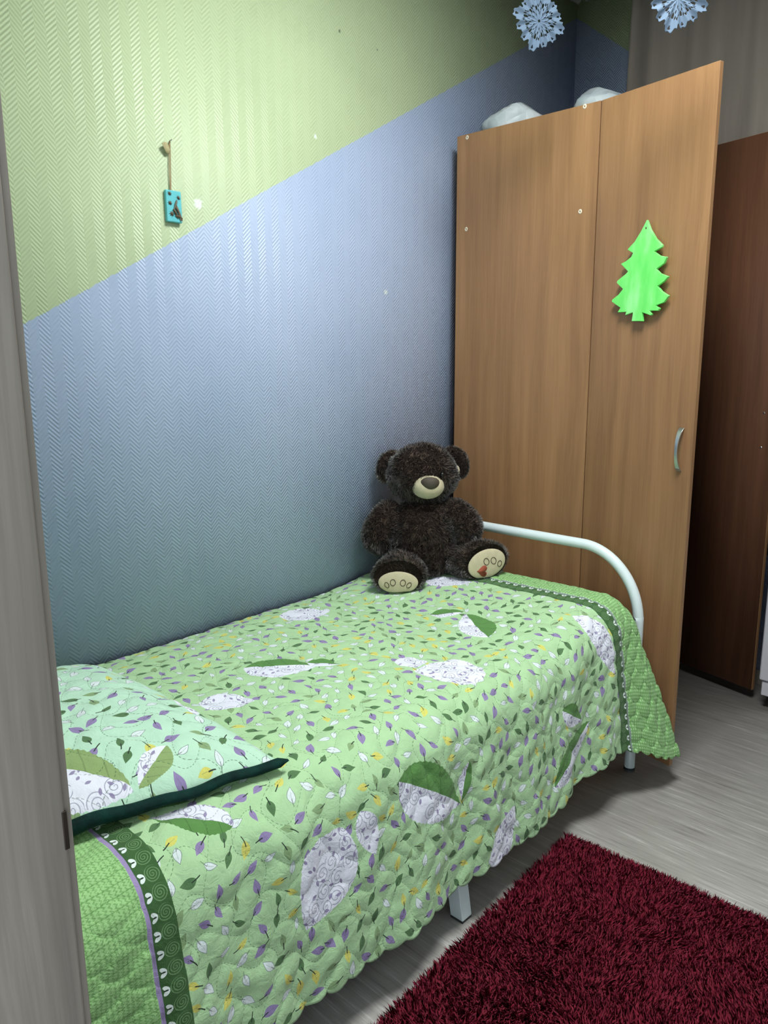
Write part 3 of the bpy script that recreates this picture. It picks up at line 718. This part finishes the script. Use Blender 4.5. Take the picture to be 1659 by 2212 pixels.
# ------------------------------------------------------------------ teddy bear
m, t = material('dark_brown_plush_skin', C('2A211C'), .95, spec=.1); M['skin'] = m
m, t = material('dark_brown_plush_fur', C('3A2F2A'), .75, spec=.25, sheen=.35)
t.b.inputs['Sheen Roughness'].default_value = .5
n_ = t.noise(t.coord(), 55, 3); t.set(t.b.inputs['Base Color'], t.ramp(n_, [(.30, C('2F241E')), (.52, C('4A3A31')), (.72, C('7A6759'))])); M['fur'] = m
M['suede'] = vary('beige_suede', C('C2B698'), .08, 60, .85, bump=.001, bscale=400, sheen=.2)
M['nose'] = vary('brown_felt_nose', C('4A4036'), .1, 200, .7)
M['eye'] = vary('black_glass_eye', C('0A0808'), .02, 10, .12)
M['stitch'] = vary('dark_embroidery', C('4A3A2A'), .1, 300, .8)
M['rust'] = vary('rust_felt', C('9A4A34'), .1, 120, .85)
BO = np.array([.165, 1.995, .557]); BR = np.array([.724, .69, 0]); BF = np.array([.69, -.724, 0]); BZ = np.array([0, 0, 1.])
BM = np.stack([BR, BF, BZ])                          # local rows -> world
def bw(P): return BO + np.asarray(P, float) @ BM
def rest(V):
    """flatten against the bed top"""
    V = V.copy(); zc = .540 + .052 * sst(1.60, 2.10, V[:, 1]) + .004 * np.sin(5 * V[:, 1] + 4 * (V[:, 0] - .014)) + .014
    V[:, 2] = np.maximum(V[:, 2], zc); return V
bear = empty('teddy_bear', tuple(BO), 'dark brown plush bear sitting in the corner at the bed foot', 'toy')
SK = [M['skin'], M['fur']]
def sweep(pts, rad, n=26, m=24, flat=1.0):
    """rounded limb along pts; rad sampled along it, ends closed round"""
    Pp = spline(pts, n); tt = np.linspace(0, 1, len(rad)); x = np.linspace(0, 1, n); r = np.interp(x, tt, rad)
    return tube(Pp, np.stack([r, r * flat], -1), m)
def deform(V, c, fn): return np.array([fn(v - c) + c for v in V])
# torso: pear
zt_ = np.linspace(0, 1, 30); prof = np.interp(zt_, [0, .06, .2, .4, .6, .8, .93, 1], [.03, .075, .108, .114, .110, .098, .072, .03])
V, P = tube(np.stack([.010 + 0 * zt_, .012 + .022 * np.sin(np.pi * (1 - zt_)) - .012 * zt_, .004 + .285 * zt_], -1), np.stack([prof, prof * .88], -1), 36)
furry('torso', rest(bw(V)), P, 26000, .013, SK, bear, 11)
# head
V, P = ellipsoid((0, 0, 0), (1, 1, 1), 30, 40)
X_, Y_, Z_ = V.T
chub = 1 + .06 * np.exp(-((Z_ + .25) / .35) ** 2) * np.abs(X_)
Vh = np.stack([.116 * X_ * chub, .098 * Y_ * (1 + .10 * np.exp(-((Z_ + .2) / .4) ** 2) * (Y_ > 0) * Y_), .103 * np.sign(Z_) * np.abs(Z_) ** .95], -1)
HC = np.array([.006, .010, .375])
head = furry('head', bw(Vh + HC), P, 24000, .013, SK, bear, 12, down=(0, 0, -.6))
for sx, c in ((-1, (-.104, -.024, .396)), (1, (.122, -.026, .408))):
    V, P = ellipsoid((0, 0, 0), (1, 1, 1), 20, 28); X_, Y_, Z_ = V.T
    Ve = np.stack([.046 * X_, .026 * Y_ - .012 * (1 - X_ ** 2) * (Y_ > 0) * (1 - Z_ ** 2), .058 * Z_], -1)
    a = -sx * .42; ca, sa = math.cos(a), math.sin(a); Ve = Ve @ np.array([[ca, 0, -sa], [0, 1, 0], [sa, 0, ca]])
    b = sx * .35; cb, sb = math.cos(b), math.sin(b); Ve = Ve @ np.array([[cb, sb, 0], [-sb, cb, 0], [0, 0, 1]])
    furry('ear', bw(Ve + np.array(c)), P, 6000, .011, SK, head, 20 + sx, w=.0013)
V, P = ellipsoid((.124, .004, .386), (.012, .006, .018), 14, 18); obj('ear_tag', bw(V), P, M['suede'], head)
# muzzle with seam and felt nose
V, P = ellipsoid((0, 0, 0), (1, 1, 1), 26, 34); X_, Y_, Z_ = V.T
Vm = np.stack([.0575 * X_, .046 * Y_ - .012 * X_ ** 2, .0425 * Z_ - .006 * X_ * 0 - .003 * Y_], -1) + np.array([.020, .096, .347])
mz = obj('muzzle', bw(Vm), P, M['suede'], head); mz['label'] = 'beige suede muzzle'
V, P = ellipsoid((0, 0, 0), (1, 1, 1), 18, 26); X_, Y_, Z_ = V.T
Vn = np.stack([.031 * X_ * (1 + .12 * Z_), .014 * Y_ - .008 * X_ ** 2, .0215 * Z_], -1) + np.array([.026, .1345, .362])
ns = obj('nose', bw(Vn), P, M['nose'], head); ns['label'] = 'dark brown felt nose'
for c in ((-.033, .101, .374), (.068, .099, .386)):
    V, P = ellipsoid(c, (.0085, .0085, .0085), 14, 18); obj('eye', bw(V), P, M['eye'], head)
# arms
furry('arm', bw(sweep([(-.075, .012, .262), (-.118, .028, .222), (-.146, .05, .165), (-.130, .075, .112)], [.028, .05, .056, .056, .05, .018])[0]), sweep([(0, 0, 0), (0, .01, .1), (0, 0, .2), (0, 0, .3)], [.01] * 6)[1], 12000, .013, SK, bear, 31)
furry('arm', bw(sweep([(.078, .012, .265), (.122, .032, .235), (.158, .055, .190), (.136, .088, .142)], [.028, .048, .053, .053, .047, .018])[0]), sweep([(0, 0, 0), (0, .01, .1), (0, 0, .2), (0, 0, .3)], [.01] * 6)[1], 12000, .013, SK, bear, 32)
# legs end in big paws with suede soles
def paw(hip, foot, half, nrm, roll, seed, toes, heart):
    hip, foot, nrm = np.array(hip), np.array(foot), np.array(nrm, float); nrm /= np.linalg.norm(nrm)
    ex = np.cross(nrm, (0, 0, 1.)); ex /= np.linalg.norm(ex); ex = -ex if ex[0] < 0 else ex
    ez = np.cross(ex, nrm); ez = ez if ez[2] > 0 else -ez
    ca, sa = math.cos(roll), math.sin(roll); ex, ez = ca * ex + sa * ez, -sa * ex + ca * ez
    n = 30; x = np.linspace(0, 1, n); Pp = hip + (foot - hip) * x[:, None]
    ww = np.interp(x, [0, .1, .4, .62, .80, .92, 1], [.03, .052, .064, .076, half[0], half[0], half[0] * .90]); hh = np.interp(x, [0, .1, .4, .62, .80, .92, 1], [.03, .05, .056, .060, half[1], half[1], half[1] * .90])
    a = np.linspace(0, 2 * np.pi, 32, endpoint=False); V = []
    for i in range(n):
        e1 = ex; e2 = ez
        V.append(Pp[i] + ww[i] * np.cos(a)[:, None] * e1 + hh[i] * np.sin(a)[:, None] * e2)
    V = np.concatenate(V); P = [grid_faces(n, 32, True), list(range(32))[::-1], list(range((n - 1) * 32, n * 32))]
    L = furry('leg', rest(bw(V)), P, 15000, .0125, SK, bear, seed, down=(0, 0, -.4))
    sc = foot + nrm * .002
    V, P = ellipsoid((0, 0, 0), (1, 1, 1), 20, 36); V = sc + V[:, :1] * ex * half[2] + V[:, 2:] * ez * half[3] + V[:, 1:2] * nrm * .010 - ez * half[4]
    so = obj('sole', rest(bw(V)), P, M['suede'], L); so['label'] = 'beige suede sole with stitched toes'
    def onsole(x, z):
        r2 = min((x / half[2]) ** 2 + (z / half[3]) ** 2, .97); return sc - ez * half[4] + ex * x + ez * z + nrm * (.010 * math.sqrt(1 - r2) + .0008)
    for (x, z, rx, rz, tilt) in toes:
        tt = np.linspace(0, 2 * np.pi, 25); q = [onsole(x + rx * math.cos(s) * math.cos(tilt) - rz * math.sin(s) * math.sin(tilt), z + rx * math.cos(s) * math.sin(tilt) + rz * math.sin(s) * math.cos(tilt)) for s in tt]
        V, P = tube(bw(np.array(q)), .0011, 6, False); obj('toe_stitching', V, P, M['stitch'], L)
    if heart:
        hx, hz, sz = heart; tt = np.linspace(0, 2 * np.pi, 40, endpoint=False)
        X = 16 * np.sin(tt) ** 3 / 17; Zz = (13 * np.cos(tt) - 5 * np.cos(2 * tt) - 2 * np.cos(3 * tt) - np.cos(4 * tt)) / 17
        ang = -1.9; Xr, Zr = X * math.cos(ang) - Zz * math.sin(ang), X * math.sin(ang) + Zz * math.cos(ang)
        V = np.array([onsole(hx + sz * p, hz + sz * q) + nrm * .0006 for p, q in zip(Xr, Zr)] + [onsole(hx + sz * p, hz + sz * q) - nrm * .002 for p, q in zip(Xr, Zr)])
        i = np.arange(40); j = (i + 1) % 40
        ho = obj('heart_patch', bw(V), [list(range(40)), np.stack([i, i + 40, j + 40, j], -1)], M['rust'], L, smooth=False); ho['label'] = 'rust red heart patch'
paw((-.045, .03, .075), (-.082, .200, .062), (.088, .060, .066, .037, .019), (-.05, 1, .05), 0, 41,
    [(-.037, -.007, .0065, .010, .5), (-.017, .002, .0085, .0105, 0), (.016, .001, .0085, .0105, -.2), (.036, -.007, .0065, .010, -.6)], None)
paw((.085, .02, .088), (.214, .145, .096), (.084, .064, .068, .048, .006), (.25, 1, .05), .30, 42,
    [(-.002, .010, .009, .0115, 0), (.023, .004, .009, .0115, 0), (.041, -.014, .0075, .010, -.5)], (-.024, -.017, .021))

# ------------------------------------------------------------------ shaggy rug
rng = np.random.default_rng(5)
RW, RL, RA = .90, 1.45, .055
rc = np.array([.925, 1.742]); ex = np.array([math.cos(RA), math.sin(RA)]); ey = np.array([math.sin(RA), -math.cos(RA)])
def rug_xy(a, b): return rc + a[:, None] * ex + b[:, None] * ey
rug = empty('rug', tuple(rc + ex * RW / 2 + ey * RL / 2) + (0,), 'deep red shaggy rug on the floor beside the bed', 'rug')
def rr(a, b): q = rug_xy(np.array([a]), np.array([b]))[0]; return q
cs = [rr(.012, .012), rr(RW - .012, .012), rr(RW - .012, RL - .012), rr(.012, RL - .012)]
V = np.array([[*c, .0015] for c in cs] + [[*c, .009] for c in cs])
M['rug_back'] = vary('rug_backing', C('3A0A14'), .1, 40, .95)
obj('backing', V, BOXF, M['rug_back'], rug, smooth=False)
m, t = material('crimson_rug_pile', rough=.7, spec=.25, sheen=.35)
t.b.inputs['Sheen Tint'].default_value = C('D04060')
n_ = t.noise(t.coord(), 160, 2); t.set(t.b.inputs['Base Color'], t.ramp(n_, [(.3, C('5E0A1E')), (.55, C('78122A')), (.75, C('92203C'))])); M['pile'] = m
n = 190000
a, b = rng.random(n) * (RW - .02) + .01, rng.random(n) ** 1.15 * (RL - .02) + .01
xy = rug_xy(a, b); p = np.concatenate([xy, np.full((n, 1), .008)], 1)
lean = vnoise(p * np.array([1, 1, 0]), 9, 3) * .42 + vnoise(p * np.array([1, 1, 0]), 34, 4) * .30 + vnoise(p * np.array([1, 1, 0]), 150, 6) * .34 + rng.normal(size=(n, 3)) * .38
lean[:, 2] = 0
ed_ = .035
outw = (np.clip(1 - a / ed_, 0, 1) - 0)[:, None] * np.array([*(-ex), 0]) + np.clip(1 - b / ed_, 0, 1)[:, None] * np.array([*(-ey), 0])
lean = lean + outw * .8
d = lean * .8 + np.array([0, 0, 1.]); d /= np.linalg.norm(d, axis=1)[:, None]
Lr = .024 * (.75 + .4 * rng.random(n))
BV, BT = blades(p, d, lean * .7, Lr, rng.uniform(.0030, .0048, n), rng)
BV[:, 2] = np.maximum(BV[:, 2], .003)
po = obj('pile', BV, BT, M['pile'], rug); po['kind'] = 'stuff'
vn = np.repeat(d * .7 + np.array([0, 0, .5]) + rng.normal(size=(n, 3)) * .25, 5, 0); vn /= np.linalg.norm(vn, axis=1)[:, None]
po.data.normals_split_custom_set_from_vertices(vn.astype(np.float32).tolist())

# ------------------------------------------------------------------ turquoise wall plaque on a cord
M['turq'] = vary('turquoise_soap', C('5FB8C0'), .08, 50, .45)
M['cord'] = vary('jute_cord', C('9A8460'), .15, 300, .9)
M['spice'] = vary('brown_spice', C('5C4A36'), .25, 150, .8)
M['leaf'] = vary('dried_leaf', C('A59B74'), .15, 120, .85)
M['twig'] = vary('grey_twigs', C('6E6A5C'), .3, 250, .8)
pq = empty('wall_plaque', (0.0, 1.172, 1.724), 'small turquoise plaque with dried spices hanging by cord on the wall', 'decoration')
box('plaque', (.0015, .0135, 1.152, 1.198, 1.684, 1.764), M['turq'], pq, bevel=.003)
for dy in (-.0022, .0022):
    V, P = tube(spline([(.006, 1.171 + dy * .4, 1.757), (.005, 1.174 + dy, 1.83), (.004, 1.178 + dy * .5, 1.886)], 16), .0012, 8); obj('cord', V, P, M['cord'], pq)
V, P = tube([(.0, 1.180, 1.888), (.012, 1.180, 1.889)], .0016, 8); obj('nail', V, P, M['steel'], pq)
# dried leaf tied near the top
s = np.linspace(0, 1, 12); V = []
for k in range(12):
    w = .012 * math.sin(math.pi * s[k] ** .8) + .0008; c = np.array([.006 + .006 * s[k], 1.176 - .026 * s[k], 1.862 + .012 * s[k]])
    V += [c + np.array([.002, .0, w]), c, c + np.array([.002, .0, -w])]
obj('dried_leaf', np.array(V), grid_faces(12, 3), M['leaf'], pq, solid=.0008)
def star(cy, cz, r, name='spice_star'):
    a = np.linspace(0, 2 * np.pi, 17)[:-1]; rad = np.where(np.arange(16) % 2 == 0, r, r * .4)
    ring = np.stack([np.full(16, .0138), cy + rad * np.cos(a), cz + rad * np.sin(a)], -1); V = np.concatenate([ring, [[.0175, cy, cz]]])
    i = np.arange(16); obj(name, V, [np.stack([i, (i + 1) % 16, np.full(16, 16)], -1), list(range(16))[::-1]], M['spice'], pq, smooth=False)
for cy, cz, r in ((1.1625, 1.7545, .0072), (1.1885, 1.7470, .0068), (1.1625, 1.7310, .0078), (1.1665, 1.7045, .0092)): star(cy, cz, r)
for k, (y0, z0, y1, z1) in enumerate(((1.176, 1.725, 1.196, 1.690), (1.180, 1.727, 1.192, 1.688), (1.170, 1.716, 1.184, 1.694), (1.183, 1.740, 1.172, 1.712), (1.176, 1.700, 1.197, 1.695))):
    V, P = tube(spline([(.0145, y0, z0), (.0165, (y0 + y1) / 2, (z0 + z1) / 2 + .002), (.0148, y1, z1)], 8), [.0016, .0026, .0030, .0028, .0026, .0022, .0018, .0012], 6); obj('twig', V, P, M['twig'] if k % 2 else M['spice'], pq)

# ------------------------------------------------------------------ paper snowflakes on threads
m, t = material('pale_blue_paper', C('66798F'), .8)
tb = t.n.new('ShaderNodeBsdfTranslucent'); tb.inputs[0].default_value = C('66798F'); mx = t.n.new('ShaderNodeMixShader'); mx.inputs[0].default_value = .35
t.l.new(t.b.outputs[0], mx.inputs[1]); t.l.new(tb.outputs[0], mx.inputs[2]); t.l.new(mx.outputs[0], t.n['Material Output'].inputs[0]); M['paper'] = m
M['thread'] = vary('white_thread', C('C8CCD0'), .05, 100, .8)
def snowflake(c, turn, r0, label):
    o = empty('paper_snowflake', tuple(c), label, 'decoration', 'paper snowflakes hanging from the ceiling')
    ne, na, nr = 12, 24, 40
    a = np.linspace(0, 2 * np.pi, ne * na, endpoint=False); r = np.linspace(.05, 1, nr)
    A, Rr = np.meshgrid(a, r, indexing='ij'); ph = (A * ne / (2 * np.pi)) % 1.0; x = np.abs(ph - .5) * 2           # 0 on a petal's axis, 1 between petals
    outer = np.where((np.floor(A * ne / (2 * np.pi)) % 3) == 0, 1.0, .86) * (1 - .15 * x ** 1.3) * (1 - .04 * np.cos(x * 9))
    Q = Rr * outer * r0
    keep = np.ones_like(A, bool)
    def hole(rc, rw, xc, xw): return ((Rr - rc) / rw) ** 2 + ((x - xc) / xw) ** 2 < 1
    keep &= ~(hole(.30, .05, .95, .18) | hole(.52, .07, .05, .16) | hole(.68, .045, .95, .12) | hole(.90, .05, 0, .09) | hole(.42, .03, .5, .10) | hole(.62, .035, .52, .10))
    depth = .004 * np.cos(x * np.pi) * Rr                                                                       # fold creases
    ct_, st_ = math.cos(turn), math.sin(turn)
    lx_, lz_ = Q * np.sin(A), Q * np.cos(A)
    V = np.stack([c[0] + lx_ * ct_ - depth * st_, c[1] + lx_ * st_ + depth * ct_, c[2] + lz_], -1).reshape(-1, 3)
    F = []
    n_a = ne * na
    for i in range(n_a):
        j = (i + 1) % n_a
        for k in range(nr - 1):
            if keep[i, k] and keep[j, k] and keep[i, k + 1] and keep[j, k + 1]: F.append((i * nr + k, j * nr + k, j * nr + k + 1, i * nr + k + 1))
    F = np.array(F)
    used, inv = np.unique(F.reshape(-1), return_inverse=True)
    obj('paper', V[used], inv.reshape(-1, 4), M['paper'], o, solid=.0006, smooth=False)
    obj('thread', *tube([(c[0], c[1], c[2] + r0 * .97), (c[0], c[1], ZC - .001)], .0006, 6), M['thread'], o)
snowflake((.5905, 2.0, 2.237), .95, .078, 'paper snowflake hanging nearer the far corner, left of the curtain')
snowflake((.985, 2.0, 2.180), .80, .078, 'paper snowflake hanging in front of the curtain, above the open door')
